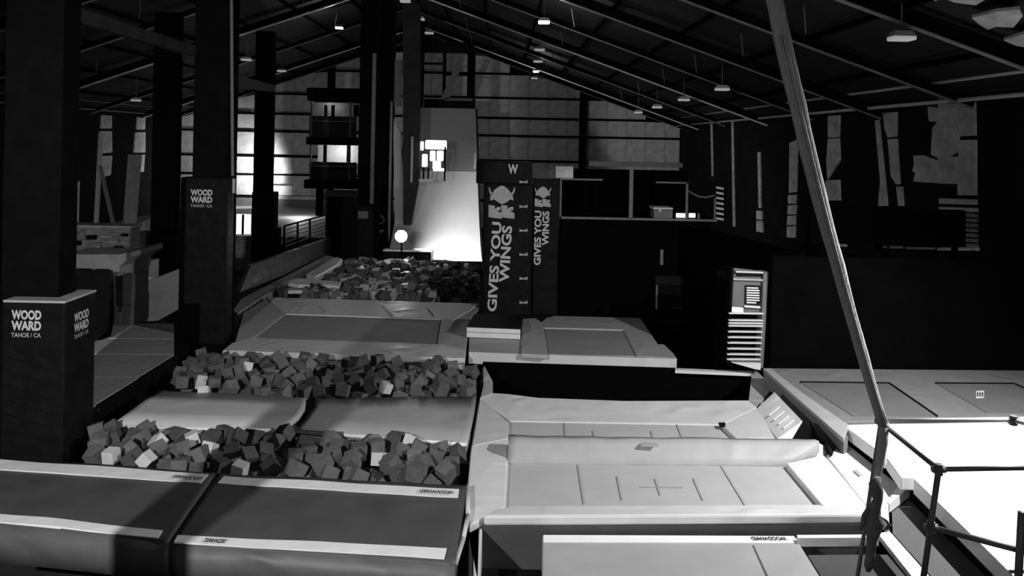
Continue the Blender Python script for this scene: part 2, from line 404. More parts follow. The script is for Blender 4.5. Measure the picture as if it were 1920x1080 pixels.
# ------------------------------------------------------------------ near striped mats
def striped_mat(tl, tr, br, bl, label, stripes, words):
    z = 0.12
    A, B, C, D = [G(*p, z) for p in (tl, tr, br, bl)]
    t = thing('striped_mat', (A+B+C+D)/4 - Vector((0, 0, .45)), label, 'mat')
    L, R = quad_rows(A, B, C, D, 14)
    rows_mat('cover', L, R, 44, 0.42, 'matd', t, amp=0.011, fr=1.1, smooth=True)
    rows_mat('side_skirt', [p + Vector((0, -0.012, -0.03)) for p in (D + (A-D)*.02, D)], [p + Vector((0, -.012, -.03)) for p in (C + (B-C)*.02, C)], 40, 0.40, 'side', t, amp=0.012, fr=2.0, smooth=True)
    for s in stripes:
        a, b, c, d = [G(*p, z + 0.017) for p in s]
        l, r = quad_rows(a, b, c, d, 2)
        rows_mat('stripe', l, r, 40, 0.012, 'stripe', t, amp=0.011, fr=1.1)
    for s, c, xd, wd, h in words:
        p = G(*c, z + 0.03); d = (G(*xd, z+.03) - p)
        text('lettering', s, p, d, Vector((0, 0, 1)).cross(d), wd, h, 'textd', t, thick=0.004)
    return t
striped_mat((-60,853),(405,887),(317,1014),(-60,975), 'charcoal crash mat with white edge stripes, left one of the front pair',
            [((-60,857),(391,889),(376,905),(-60,876)), ((-60,957),(305,994),(296,1008),(-60,973))],
            [('WOODWARD', (352,895), (300,891), 0.40, 0.085)])
sm2 = striped_mat((409,887),(876,911),(852,1055),(321,1015), 'charcoal crash mat with white edge stripes beside the near trampoline pads',
            [((420,892),(861,917),(859,932),(408,905)), ((333,1003),(838,1027),(833,1046),(326,1017))],
            [('WOODWARD', (818,922), (760,919), 0.42, 0.085), ('TAHOE', (402,1014), (450,1017), 0.24, 0.085)])
# piped edge of the right mat
e = [P(876,913,1)]
path = [G(876,912,.1), G(878,966,.08), G(868,1010,.06), G(853,1058,.02)]
b = MB()
for p, q in zip(path[:-1], path[1:]): b.tube(p, q, 0.03, n=6)
b.build('edge_piping', 'pad', sm2, label='pale piping hanging along the right edge', smooth=True)
MB().box(-9, -0.6, 6.6, 8.3, FZ, -0.45).build('trim_1', 'black', kind='structure', label='black ledge below the striped mats')

# ------------------------------------------------------------------ middle crash mats
def mid_mat(left, right, zt, thick, label, material, under):
    L = [G(*p, zt) for p in left]; R = [G(*p, zt) for p in right]
    t = thing('crash_mat', (L[0]+R[-1])/2 - Vector((0, 0, thick)), label, 'mat')
    rows_mat('cover', L, R, 30, thick, material, t, amp=0.012, fr=0.9, smooth=True)
    fr = [L[-1] + Vector((0, -.03, -.04)), R[-1] + Vector((0, -.03, -.04))]
    b = MB().tube(fr[0], fr[1], 0.03, n=6); b.build('front_seam', 'stripe', t, smooth=True)
    l2 = [L[-2] + Vector((0.05, -0.1, -thick-.01)), L[-1] + Vector((0.05, -.08, -thick-.01))]; r2 = [R[-2] + Vector((0, -.1, -thick-.01)), R[-1] + Vector((0, -.08, -thick-.01))]
    rows_mat('lower_layer', l2, r2, 16, 0.1, under, t, amp=.01)
    return t
mid_mat([(300,731),(272,751),(243,772),(214,793)], [(574,746),(572,762),(561,780),(530,802)], 0.14, 0.10, 'light smooth crash mat with curved right end between two foam pits', 'matl', 'stripe')
mid_mat([(592,749),(588,765),(576,782),(558,802)], [(893,742),(889,770),(883,800),(876,828)], 0.13, 0.09, 'grey sagging crash mat between two foam pits next to pale wall', 'matm', 'padg')
slab('gap_shade_strip', [(577,750),(589,751),(585,766),(572,784),(554,801),(536,802),(565,782),(576,764)], 0.0, 0.3, 'black', None, label='black curved shade strip in the gap between the two middle crash mats', cat='strip')  # black slab stands in for the shade in the gap between the mats

# ------------------------------------------------------------------ foam cubes
def cube_mesh(s, bev):
    bm = bmesh.new(); bmesh.ops.create_cube(bm, size=s)
    me = bpy.data.meshes.new('foam_cube'); bm.to_mesh(me); bm.free(); me.materials.append(M['foam']); return me
CS = 0.20
cubeme = cube_mesh(CS, .0)
paleme = cube_mesh(CS, .0); paleme.materials.clear(); paleme.materials.append(M['foaml'])
def inpoly(x, y, pl):
    r = False; n = len(pl)
    for i in range(n):
        a, b = pl[i], pl[(i+1) % n]
        if (a.y > y) != (b.y > y) and x < (b.x-a.x)*(y-a.y)/(b.y-a.y)+a.x: r = not r
    return r
def edge_dist(x, y, pl):
    d = 9.0
    for a, b in zip(pl, pl[1:] + pl[:1]):
        ex, ey = b.x-a.x, b.y-a.y; t = max(0, min(1, ((x-a.x)*ex + (y-a.y)*ey)/(ex*ex+ey*ey)))
        d = min(d, math.hypot(x-a.x-t*ex, y-a.y-t*ey))
    return d
def cube_pen(c1, A, h1, c2, B, h2):
    """penetration depth of two turned cubes, 0 when a separating axis exists"""
    d = c2 - c1; best = 9.0
    for L in A + B + [a.cross(b) for a in A for b in B]:
        n = L.length
        if n < 1e-4: continue
        L = L / n
        g = h1*sum(abs(a.dot(L)) for a in A) + h2*sum(abs(b.dot(L)) for b in B) - abs(d.dot(L))
        if g <= 0: return 0.0
        best = min(best, g)
    return best
def pit(poly, zc, step, label, group, pale, palelabels):
    pl = pts(poly, 0); xs = [p.x for p in pl]; ys = [p.y for p in pl]
    under = MB(); pos = []
    y = min(ys); j = 0
    while y < max(ys):
        x = min(xs) + (step/2 if j % 2 else 0)
        while x < max(xs):
            if inpoly(x, y, pl): pos.append((x + random.uniform(-.06, .06), y + random.uniform(-.05, .05)))
            x += step
        y += step*0.92; j += 1
    palepts = [G(u, v, zc + .12) for u, v in pale]
    pos = [(x, y) for x, y in pos if edge_dist(x, y, pl) > 0.05]
    free = [(x, y) for x, y in pos if not any((x-p.x)**2 + (y-p.y)**2 < 0.045 for p in palepts)]
    jobs = [(p.x, p.y, lb) for p, lb in zip(palepts, palelabels)] + [(x, y, None) for x, y in free]
    placed = []
    for x, y, lb in jobs:
        h = CS/2*(.85 if lb else 1.0); best = None
        near = [q for q in placed if (q[0].x-x)**2 + (q[0].y-y)**2 < 0.2]
        for k in range(110):
            rot = Euler([random.uniform(0, 6.28) for _ in range(3)]); R = rot.to_matrix()
            c = Vector((x + random.uniform(-.03, .03), y + random.uniform(-.03, .03), zc + (.10 if lb else random.uniform(-.12, .11))))
            ax = [R.col[i].copy() for i in range(3)]
            pen = max([cube_pen(c, ax, h, q[0], q[1], q[2]) for q in near if (q[0]-c).length < .36] or [0])
            if best is None or pen < best[0]: best = (pen, c, rot, ax)
            if pen <= 0.002: break
        pen, c, rot, ax = best
        if pen > 0.06 and not lb: continue
        placed.append((c, ax, h))
        o = bpy.data.objects.new('foam_cube', paleme if lb else cubeme); COL.objects.link(o)
        o.location = c; o.rotation_euler = rot
        if lb: o.scale = (.85, .85, .85)
        o['label'] = lb or label; o['category'] = 'foam cube'; o['group'] = 'pale foam cubes' if lb else group
    for x, y in pos:
        if edge_dist(x, y, pl) < 0.12: continue
        R = Matrix.Rotation(random.uniform(0, 6), 3, 'Z') @ Matrix.Rotation(random.uniform(0, 6), 3, 'X')
        h = CS*.6; c = Vector((x, y, zc-0.42))
        vv = [c + R @ Vector((a*h, b*h, d*h)) for d in (-1, 1) for a, b in ((-1,-1),(1,-1),(1,1),(-1,1))]
        under.add(vv, [(0,1,2,3),(4,5,6,7),(0,1,5,4),(1,2,6,5),(2,3,7,6),(3,0,4,7)])
    return under
U1 = pit([(168,815),(195,806),(215,816),(420,821),(545,824),(700,832),(870,842),(862,915),(600,905),(400,895),(168,872)], 0.0, 0.232,
    'dark grey foam cube in the near pit behind the striped mats', 'dark foam cubes in the near pit',
    [(205,853),(272,860),(300,826),(366,818),(392,838),(452,879),(716,858),(772,824)],
    ['pale foam cube, leftmost pale one in the near pit', 'pale foam cube, second pale one from the left in near pit', 'pale foam cube against the front of the light crash mat, left one', 'pale foam cube against the front of the light crash mat, right one',
     'pale foam cube right below the light crash mat edge in near pit', 'small pale foam cube close to the striped mat in near pit', 'large pale foam cube in the right half of near pit', 'pale foam cube touching the grey sagging crash mat'])
U2 = pit([(352,672),(430,676),(640,684),(872,690),(897,694),(888,744),(720,752),(590,750),(470,745),(318,735)], 0.02, 0.25,
    'dark grey foam cube in the middle pit below the raised trampoline', 'dark foam cubes in the middle pit',
    [(465,688),(374,716),(382,733),(724,724)],
    ['pale foam cube at the upper left of the middle pit', 'small pale foam cube near the left end of middle pit', 'pale foam cube at the back edge of the light crash mat', 'single pale foam cube in the right half of middle pit'])
U1.add(U2.v, U2.f)
U1.build('foam_cube_filling', 'foam', None, label='lower layer of dark foam cubes filling both pits', cat='foam cubes', kind='stuff')
# far pit
pl = pts([(516,556),(898,566),(898,498),(650,490),(580,522)], 0.0)
heap = MB(); tone = []
keep_out = [pts([(518,548),(524,526),(560,520),(644,527),(640,540)], .1), pts([(570,516),(630,480),(646,485),(606,514)], .2)]
for p_ in range(1700):
    x = random.uniform(-8.5, 0.2); y = random.uniform(21.5, 31.5)
    if not inpoly(x, y, pl) or any(inpoly(x, y, q) for q in keep_out) or edge_dist(x, y, pl) < .1: continue
    R = Matrix.Rotation(random.uniform(0, 6), 3, 'Z') @ Matrix.Rotation(random.uniform(0, 6), 3, 'X')
    h = CS*0.62; c = Vector((x, y, random.uniform(-0.1, 0.10)))
    vv = [c + R @ Vector((a*h, b*h, d*h)) for d in (-1, 1) for a, b in ((-1,-1),(1,-1),(1,1),(-1,1))]
    heap.add(vv, [(0,1,2,3),(4,5,6,7),(0,1,5,4),(1,2,6,5),(2,3,7,6),(3,0,4,7)])
    tone += [2 if random.random() < .06 + .38*(x+8)/8 else random.choice((0, 0, 1))]*6  # paler mix to the right: light bounced off the ramp, put into the colour
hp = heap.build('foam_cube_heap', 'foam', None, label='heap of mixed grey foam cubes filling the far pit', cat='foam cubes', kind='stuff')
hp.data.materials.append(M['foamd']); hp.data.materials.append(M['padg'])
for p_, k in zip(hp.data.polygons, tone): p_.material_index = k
# ------------------------------------------------------------------ raised trampoline (far left deck)
t = thing('trampoline', G(650, 620, -0.2), 'raised trampoline with pale pads between the far and middle foam pits', 'trampoline')
z = 0.12
slab('bed', [(538,590),(828,599),(822,646),(474,634)], z-0.03, 0.03, 'bedd', t)
slab('pad', [(498,557,z+.03),(900,569,z+.03),(850,600,z+.03),(828,598,z),(536,588,z)], z, 0.08, 'pad', t, bevel=.02)
slab('pad', [(502,558),(536,588),(476,633),(440,644),(456,586)], z, 0.08, 'padg', t, bevel=.02)
slab('pad', [(476,633),(820,645),(874,656),(872,672),(417,657),(434,643)], z+.01, 0.12, 'pad', t, bevel=.02)
slab('pad', [(828,598),(850,600),(902,572),(880,600),(874,656),(820,645)], z, 0.08, 'padg', t, bevel=.02)
slab('skirt', [(417,659),(872,674),(868,668),(425,653)], z-0.10, 0.5, 'padg', t)
for k, (a, b) in enumerate((((556,575),(545,583)),((575,574),(562,584)),((600,573),(613,586)),((716,572),(738,590)),((802,578),(815,592)))):
    MB().bar(G(*a, z+.03), G(*b, z+.02), 0.02, 0.015).build('crease', 'padw', t)
# ------------------------------------------------------------------ raised trampoline (far right deck)
t = thing('trampoline', G(1100, 640, -0.2), 'raised grey trampoline in front of the black booth wall', 'trampoline')
slab('bed', [(1019,613),(1169,617),(1197,667),(1026,665)], z-0.03, 0.03, 'bedd', t)
slab('pad', [(1014,604),(1024,596),(1040,592),(1201,596),(1168,618),(1018,614)], z, 0.08, 'padg', t, bevel=.02)
slab('pad', [(979,597),(1005,596),(1018,605),(1027,666),(976,663)], z+.04, 0.1, 'padg', t, bevel=.03)
slab('pad', [(1201,596),(1234,645),(1245,645),(1262,661),(1269,671),(1194,668),(1169,618)], z, 0.08, 'padg', t, bevel=.02)
slab('deck', [(880,632),(977,634),(976,663),(879,659)], z, 0.1, 'padg', t)
slab('front_fascia', [(879,658),(980,662),(980,664),(879,660)], z, 0.24, 'pad', t)
slab('front_fascia', [(980,662),(1269,671),(1269,673),(980,664)], z, 0.24, 'pad', t)
t = thing('mat_stack', G(925, 610, 0.1), 'short stack of pale mats with a black top before the lettered pad', 'mat stack')
top = pts([(889,588),(972,590),(976,615),(875,611)], z+.27)
for k, (zz, th, mt, nm) in enumerate(((z+.27, .03, 'black', 'black_top'), (z+.235, .10, 'padw', 'pale_mat'), (z+.125, .11, 'padw', 'pale_mat'))):
    MB().prism([Vector((p.x, p.y, zz)) for p in top], (0, 0, -th)).build(nm, mt, t, bevel=.012)
# pit lip left and right
slab('lip_board', [(1266,690),(1412,696),(1412,700),(1266,694)], 0.0, 0.06, 'padw', None, label='pale lip board along the back of the black pit', cat='board')
MB().prism(pts([(1404,750),(1418,764),(1449,727),(1418,694),(1410,697)], 0.0), (0, 0, -1.2)).build('wall_pit_right', 'padg', kind='structure', label='padded right wall of the black pit')
MB().prism(pts([(905,681),(1412,697),(1412,694),(905,678)], -0.02), (0, 0, -1.25)).build('wall_pit_back', 'curtain', kind='structure', label='black back wall of the deep pit')

# ------------------------------------------------------------------ near trampolines
t = thing('trampoline', G(1250, 905, -0.3), 'nearest trampoline with bright pads, stitched bed and long front pad', 'trampoline')
slab('bed', [(950,862),(1474,868),(1542,950),(946,952)], -0.02, 0.03, 'bed', t)
for a, b in (((1083,868),(1095,945)), ((1157,893),(1166,938)), ((1350,870),(1397,947)), ((1300,897),(1318,938)), ((1228,897),(1238,928)), ((1200,913),(1280,914))):
    d = 0.012
    MB().bar(G(*a, -0.012), G(*b, -0.012), 0.018, 0.008).build('stitch_line', 'padg', t)
slab('pad', [(883,836,.05),(953,822,.05),(953,864,.03),(948,950,.03),(880,985,.05),(876,930,.05)], .05, 0.1, 'padw', t, bevel=.02)
slab('pad', [(962,948,.03),(1545,946,.03),(1600,950,.10),(1634,964,.10),(906,967,.10),(930,953,.05)], .08, 0.12, 'padw', t, bevel=.03)
slab('pad', [(1474,868),(1545,852),(1640,965),(1590,955),(1542,948)], .06, 0.1, 'padw', t, bevel=.02)
slab('pad', [(1549,853),(1584,828),(1690,912),(1666,948),(1668,985),(1645,975)], .07, 0.1, 'padw', t, bevel=.02)
slab('buckle', [(1600,882),(1606,880),(1616,890),(1611,892)], .09, 0.02, 'padg', t)
fx0, fx1 = G(905,984,0), G(1640,984,0)
MB().prism([fx0 + Vector((0, .05, -.02)), fx1 + Vector((0, .05, -.02)), fx1 + Vector((0, .12, -.02)), fx0 + Vector((0, .12, -.02))], (0, 0, -.9)).build('front_skirt', 'matd', t)
L = [G(953,816,.22), G(953,822,.25), G(953,832,.21), G(953,850,.10), G(953,864,.03)]
R = [G(1528,824,.22), G(1536,828,.25), G(1530,836,.21), G(1500,856,.10), G(1474,869,.03)]
rows_mat('middle_pad', L, R, 40, 0.3, 'padg', t, amp=0.008, fr=3.0, smooth=True)
slab('pad', [(1534,829,.22),(1558,842,.07),(1545,854,.05),(1476,869,.03)], .05, .1, 'padw', t, bevel=.01)
MB().prism(pts([(1202,829),(1230,830),(1230,834),(1202,833)], .245), (0, 0, -.03)).build('label_tag', 'padg', t)
t = thing('trampoline', G(1160, 800, -0.3), 'second trampoline with pale pads in front of the black pit', 'trampoline')
slab('bed', [(950,788),(1354,795),(1380,822),(950,818)], -0.02, 0.03, 'bed', t)
for a, b in (((1058,793),(1060,818)), ((1112,808),(1114,820)), ((1221,808),(1224,822)), ((1269,796),(1279,822))):
    MB().bar(G(*a, -.012), G(*b, -.012), 0.018, 0.008).build('stitch_line', 'padg', t)
slab('pad', [(899,745,.10),(918,736,.10),(953,738,.12),(1008,745,.1),(1171,751,.1),(1404,750,.1),(1420,764,.06),(1354,796,0),(953,789,0)], .06, 0.12, 'pad', t, bevel=.02)
slab('pad', [(899,745),(953,790),(953,822),(884,836)], .05, 0.1, 'pad', t, bevel=.02)
slab('pad', [(1420,764),(1454,822),(1380,822),(1354,797)], .05, 0.1, 'pad', t, bevel=.02)
slab('corner_gap', [(1347,792),(1360,792),(1360,799),(1350,797)], .06, 0.03, 'black', t)
slab('corner_block', [(908,714),(924,714),(924,737),(900,746)], .12, .14, 'padg', t, bevel=.02)
# leaning spotting mats on the right of the second trampoline
t = thing('leaning_mat', G(1460, 800, 0), 'tilted pale mat with loose straps beside the second trampoline', 'mat')
slab('panel', [(1416,768,.04),(1452,734,.28),(1505,789,.28),(1486,822,.04),(1458,822,.04)], 0, 0.06, 'padw', t, bevel=.015)
for k in range(4):
    MB().bar(G(1442+k*9, 779+k*8, .135), G(1462+k*9, 763+k*8, .245), 0.012, 0.012).build('strap', 'deckw', t)
slab('shade_sheet', [(1486,822,.04),(1506,790,.28),(1518,792,.28),(1560,842,.2),(1552,845,.05)], .05, .1, 'black', None, label='black shade sheet under the platform edge beside the tilted mat', cat='wedge')  # thin black sheet stands in for the dark void under the platform edge

# ------------------------------------------------------------------ right platform with two side trampolines
t = thing('side_platform', G(1640, 740, 0.0), 'grey platform holding two side trampolines below the black curtain', 'platform')
zp = 0.32
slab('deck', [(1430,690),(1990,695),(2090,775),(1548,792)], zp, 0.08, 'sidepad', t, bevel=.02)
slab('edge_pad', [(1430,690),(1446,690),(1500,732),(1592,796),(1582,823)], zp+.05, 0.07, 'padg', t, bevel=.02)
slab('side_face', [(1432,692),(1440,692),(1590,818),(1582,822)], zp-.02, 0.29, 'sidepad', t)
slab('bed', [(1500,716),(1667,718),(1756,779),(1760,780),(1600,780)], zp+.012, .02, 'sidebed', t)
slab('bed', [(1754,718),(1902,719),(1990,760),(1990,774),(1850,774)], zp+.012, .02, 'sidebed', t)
for a, b in (((1500,716),(1667,718)), ((1667,718),(1757,780)), ((1754,718),(1902,719)), ((1902,719),(1960,745))):
    MB().bar(G(*a, zp+.02), G(*b, zp+.02), 0.03, 0.02).build('bed_gap', 'black', t)
slab('label_plate', [(1830,733),(1845,732),(1845,745),(1830,746)], zp+.03, .01, 'stripe', t)
for k in range(3):
    slab('label_mark', [(1832+k*4.5,735.5),(1834.5+k*4.5,735.3),(1834.5+k*4.5,743),(1832+k*4.5,743.3)], zp+.036, .005, 'textd', t)

# ------------------------------------------------------------------ white landing mats, right foreground
def landing(poly, z, h, label, seam=None, panels=()):
    t = thing('landing_mat', sum(pts(poly, z), Vector())/len(poly) - Vector((0, 0, h)), label, 'mat')
    slab('cover', poly, z, h, 'deckw', t, bevel=.02)
    return t
t = landing([(1580,796),(2200,780),(2240,834),(1660,855)], 0.36, 0.18, 'overexposed white landing mat behind the pipe rail corner')
t = landing([(1662,857),(2240,836),(2280,905),(1712,894),(1688,893)], 0.36, 0.18, 'overexposed white landing mat under the pipe rail')
t = landing([(1712,896),(2280,907),(2380,1100),(1920,1100),(1862,1042)], 0.36, 0.2, 'largest white landing mat at the lower right corner')
slab('end_flap', [(1862,1044),(1870,1040),(1925,1085),(1915,1095)], 0.34, .2, 'padg', t)
MB().prism(pts([(1590,800),(2260,800),(2380,1120),(1925,1120)], 0.15), (0, 0, -.2)).build('trim_2', 'black', kind='structure', label='dark plinth under the white landing mats')
slab('pad_corner', [(1664,940,.08),(1690,900,.16),(1712,906,.16),(1705,918,.1),(1668,946,.08)], .1, .1, 'deckw', None, label='white pad corner between the trampoline and the landing mats', cat='pad')

# carpeted run, pit edge and front mat
slab('carpet_run', [(1672,956),(1706,920),(1930,1100),(1764,1100),(1674,1000)], -0.04, 0.1, 'carpet', None, label='dark grey carpeted strip running beside the white landing mats', cat='carpet')
slab('edge_board', [(1646,1000),(1668,996),(1760,1100),(1725,1100)], 0.03, .06, 'padw', None, label='pale edge board between the carpet strip and front pit', cat='board')
slab('pit_cover', [(1514,1040),(1674,1040),(1725,1100),(1552,1100)], -0.25, .1, 'matd', None, label='dark mat sunk between the front mat and edge board', cat='mat')
slab('edge_strip', [(1494,1003),(1646,1002),(1648,1008),(1497,1009)], -0.05, .1, 'padw', None, label='pale rim strip right of the front mat', cat='strip')
slab('edge_strip', [(905,1002),(1012,1003),(1012,1009),(905,1008)], -0.25, .06, 'padg', None, label='pale rim strip left of the front mat', cat='strip')
slab('pit_cover', [(903,1066),(1014,1068),(1014,1120),(896,1120)], -0.5, .1, 'black', None, label='black sunken mat left of the front mat', cat='mat')
t = thing('front_mat', G(1270, 1060, -.4), 'grey folding mat with a white lettered top stripe at bottom centre', 'mat')
z = -0.12
slab('cover', [(1017,1002),(1490,1004),(1556,1110),(1016,1110)], z, .25, 'matm', t, bevel=.02)
slab('stripe', [(1019,1003),(1488,1005),(1500,1018),(1019,1016)], z+.008, .012, 'deckw', t)
slab('seam', [(1411,1022),(1413,1022),(1445,1090),(1441,1090)], z+.006, .01, 'side', t)
p = G(1442, 1010, z+.012); d = G(1400, 1010, z+.012) - p
text('lettering', 'WOODWARD', p, d, Vector((0, 0, 1)).cross(d), 0.42, 0.085, 'textd', t, thick=.004)

# ------------------------------------------------------------------ lettered padded pillars
t = thing('padded_pillar', P(950, 590, 20.8), 'wide black padded pillar with large wing slogan lettering', 'pillar')
Y = 20.8
fbox('pad', 905, 345, 998, 592, Y, 0.7, 'black', t, bevel=.04)
fbox('upper_pad', 893, 303, 998, 345, Y+.05, 0.6, 'black', t, bevel=.03)
X1 = Vector((0, 0, 1)); X2 = Vector((-1, 0, 0)); sc = Y/F; off = Vector((0, -.008, 0))
text('lettering', 'GIVES YOU', P(927, 500, Y) + off, (0.04, 0, 1), (-1, 0, 0.04), 168*sc, 18*sc, 'text', t, bold=.03)
text('lettering', 'WINGS', P(948, 476, Y) + off, (0.04, 0, 1), (-1, 0, 0.04), 106*sc, 19*sc, 'text', t, bold=.03)
text('lettering', 'W', P(962, 317, Y) + off, (1, 0, 0), (0, 0, 1), 19*sc, 18*sc, 'text', t, bold=.04)
def emblem(cu, cv, s, Y, parent):
    sun = [(-22,2),(-14,-10),(-4,-17),(0,-18),(4,-17),(12,-11),(20,0),(22,10),(16,8),(8,14),(0,17),(-6,14),(-14,8),(-22,10)]
    flat('emblem_sun', [(cu+a*s, cv+b*s) for a, b in sun], Y-.012, .01, 'textg', parent)
    for sx in (-1, 1):
        h = [(23,-4),(25,-12),(23,-16),(21,-8),(17,-3),(20,0)]
        flat('emblem_horn', [(cu+sx*a*s, cv+b*s) for a, b in h], Y-.012, .01, 'textg', parent)
    for ox in (-25, -1):
        e = [(0,18),(12,20),(11,26),(17,22),(23,22),(22,28),(16,30),(24,33),(25,44),(12,43),(0,41)]
        flat('emblem_bull', [(cu+(ox+a)*s, cv+b*s) for a, b in e], Y-.012, .01, 'textg', parent)
emblem(941, 366, 1.0, Y, t)
for v in (341, 387, 432, 477, 522, 567):
    flat('lace', [(974,v-3),(978,v-1),(985,v-1),(989,v-4),(989,v+3),(985,v+2),(978,v+2),(974,v+3)], Y-.02, .015, 'textg', t)
t = thing('padded_pillar', P(1022, 590, 21), 'narrower black padded pillar with small wing slogan lettering', 'pillar')
Y = 21.0; sc = Y/F
fbox('pad', 999, 335, 1047, 592, Y, 0.6, 'black', t, bevel=.04)
text('lettering', 'GIVES YOU', P(1008, 446, Y) + off, (0, 0, 1), (-1, 0, 0), 102*sc, 13*sc, 'text', t, bold=.03)
text('lettering', 'WINGS', P(1023, 428, Y) + off, (0, 0, 1), (-1, 0, 0), 64*sc, 13*sc, 'text', t, bold=.03)
emblem(1018, 361, 0.62, Y, t)

# ------------------------------------------------------------------ black booth with viewing deck
t = thing('viewing_booth', P(1170, 690, 21.2), 'black booth with framed viewing opening behind the raised trampoline', 'booth')
Y = 21.3
fbox('lower_wall', 1047, 411, 1330, 700, Y, 0.3, 'curtain', t)
fbox('back_panel', 1047, 318, 1290, 411, Y+2.5, 0.1, 'curtain', t)
fbox('deck', 1047, 409, 1345, 413, Y, 2.4, 'curtain', t)
fbox('deck_edge', 1049, 409, 1345, 413, Y-.1, .09, 'steelm', t)
for a in ((1049,338,1053,410), (1180,316,1187,410), (1286,342,1290,410), (1309,400,1312,412)):
    fbox('frame_post', *a, Y-.1, .06, 'steelm', t)
fbox('frame_rail', 1050, 335, 1130, 338, Y-.1, .06, 'steelm', t)
fbox('frame_rail', 1230, 341, 1290, 344, Y-.1, .06, 'steelm', t)
fbox('roof_edge', 1105, 304, 1280, 313, Y+3, .2, 'steelm', t)
c = thing('equipment_case', P(1243, 410, Y), 'small dark equipment case with pale lid on booth deck', 'case')
fbox('body', 1226, 394, 1261, 409, Y+.1, .5, 'steelm', c); fbox('lid', 1225, 389, 1262, 393, Y+.05, .6, 'steell', c, bevel=.01); fbox('latch', 1235, 393, 1240, 397, Y+.05, .04, 'steell', c)
for u0, u1, lb in ((1268,1285,'larger glowing white control box on the booth deck'), (1292,1304,'smaller glowing white control box on the booth deck')):
    c = thing('control_box', P((u0+u1)/2, 412, Y), lb, 'box')
    fbox('case', u0-1.5, 398, u1+1.5, 408.3, Y+.06, .3, 'steel', c); fbox('screen', u0, 400, u1, 408, Y+.01, .04, 'screen', c, bevel=.01)
# cable sag between booth and ladder
pth = [P(u, v, 21.2) for u, v in ((1291,358),(1300,364),(1312,369),(1325,370),(1340,366))]
b = MB()
for p, q in zip(pth[:-1], pth[1:]): b.tube(p, q, .025, n=5)
b.build('sagging_cable', 'steelm', None, label='sagging cable from the booth frame to the rung ladder', cat='cable')
t = thing('rung_ladder', P(1350, 412, 21.2), 'upright ladder of slanted pale rungs beside the booth deck', 'ladder')
for k in range(7):
    v = 352 + k*9.6
    flat('rung', [(1343,v-2.5),(1357,v),(1357,v+4),(1343,v+1.5)], 21.2, .05, 'steell' if k < 1 else 'insul', t)
fbox('rail', 1339, 372, 1342, 412, 21.2, .05, 'steelm', t); fbox('rail', 1358, 350, 1360, 412, 21.2, .05, 'steel', t)
fbox('pale_case', 1042, 312, 1075, 334, 22.4, .4, 'insulw', None, label='pale grey box standing on top of the booth', cat='box', bevel=.01)
fbox('pale_case', 1000, 318, 1040, 334, 22.8, .4, 'steelm', None, label='flat grey box beside the pale box on the booth', cat='box', bevel=.01)

# ------------------------------------------------------------------ black curtain wall and ladder stair
xa, za = P(1445, 690, 15.5).x, 2.37
MB().box(xa, XR-.05, 15.5, 15.75, FZ, za).build('wall_curtain', 'curtain', kind='structure', label='black padded curtain wall behind the side trampolines')
MB().prism([(P(1500,465,15.8).x, 15.8, FZ), (P(1500,465,15.8).x, 15.8, 2.42), (P(1290,425,20.5).x, 20.9, 2.42), (P(1290,425,20.5).x, 20.9, FZ)], (0.12, 0.1, 0)).build('wall_inner', 'curtain', kind='structure', label='black side wall running back to the booth')
MB().box(P(1340,700,16.6).x, xa+.1, 16.6, 16.7, FZ, 1.9).build('wall_recess', 'curtain', kind='structure', label='black wall beside the ladder stair')
t = thing('raised_board', P(1665, 459, 17.2), 'wide black board standing on posts above the curtain wall', 'board')
fbox('board', 1520, 392, 1810, 459, 17.2, .2, 'curtain', t, bevel=.01)
for u in (1540, 1790):
    px_ = P(u, 450, 17.3).x
    MB().box(px_-.05, px_+.05, 17.25, 17.35, FZ, 2.4).build('post', 'curtain', t)
# faint fittings on the black wall
fbox('wall_lamp_strip', 1238, 468, 1244, 497, 21.22, .1, 'steelm', None, label='short vertical light strip on the black booth wall', cat='lamp', bevel=.008)
t = thing('wall_cabinet', P(1265, 575, 17.6), 'dim dark framed cabinet mounted on the black wall', 'cabinet')
fbox('body', 1228, 518, 1290, 580, 21.1, .22, 'black', t, bevel=.01)
fbox('door', 1234, 535, 1286, 576, 21.04, .08, 'steel', t, bevel=.01); fbox('edge', 1230, 535, 1233, 580, 21.02, .1, 'steelm', t)
fbox('shelf_top', 1246, 598, 1325, 606, 20.95, .4, 'steel', None, label='dim dark ledge below the wall cabinet', cat='shelf', bevel=.01)
t = thing('ladder_stair', P(1398, 690, 15.6), 'steep pale ladder stair with a sign panel against the black wall', 'stair')
Y = 15.7
flat('back_panel', [(1373,502),(1441,510),(1432,592),(1367,588)], Y+.08, .05, 'steelm', t)
flat('dark_back', [(1367,588),(1432,592),(1426,684),(1364,680)], Y+.25, .05, 'curtain', t)
flat('stringer', [(1432,509),(1441,510),(1431,690),(1424,690)], Y-.02, .3, 'steelm', t)
flat('stringer', [(1371,502),(1376,502),(1367,684),(1363,684)], Y-.02, .3, 'steel', t)
flat('top_rail', [(1380,508),(1434,510),(1434,513),(1380,511)], Y-.02, .05, 'pad', t)
flat('top_slot', [(1380,513),(1430,514),(1430,519),(1382,518)], Y+.05, .03, 'black', t)
flat('mid_rail', [(1372,521),(1433,524),(1433,527),(1372,525)], Y-.02, .05, 'padg', t)
fr = flat('sign', [(1398,535),(1426,536),(1424,572),(1397,570)], Y+.04, .03, 'black', t)
for k in range(7):
    v = 538.5 + k*4.6; w_ = random.choice((22, 24, 18, 24))
    flat('sign_line', [(1400,v),(1400+w_,v+.7),(1400+w_,v+3),(1400,v+2.3)], Y+.02, .02, 'stripe', fr)
flat('shelf_paper', [(1368,575),(1394,577),(1394,586),(1368,585)], Y-.02, .05, 'stripe', t)
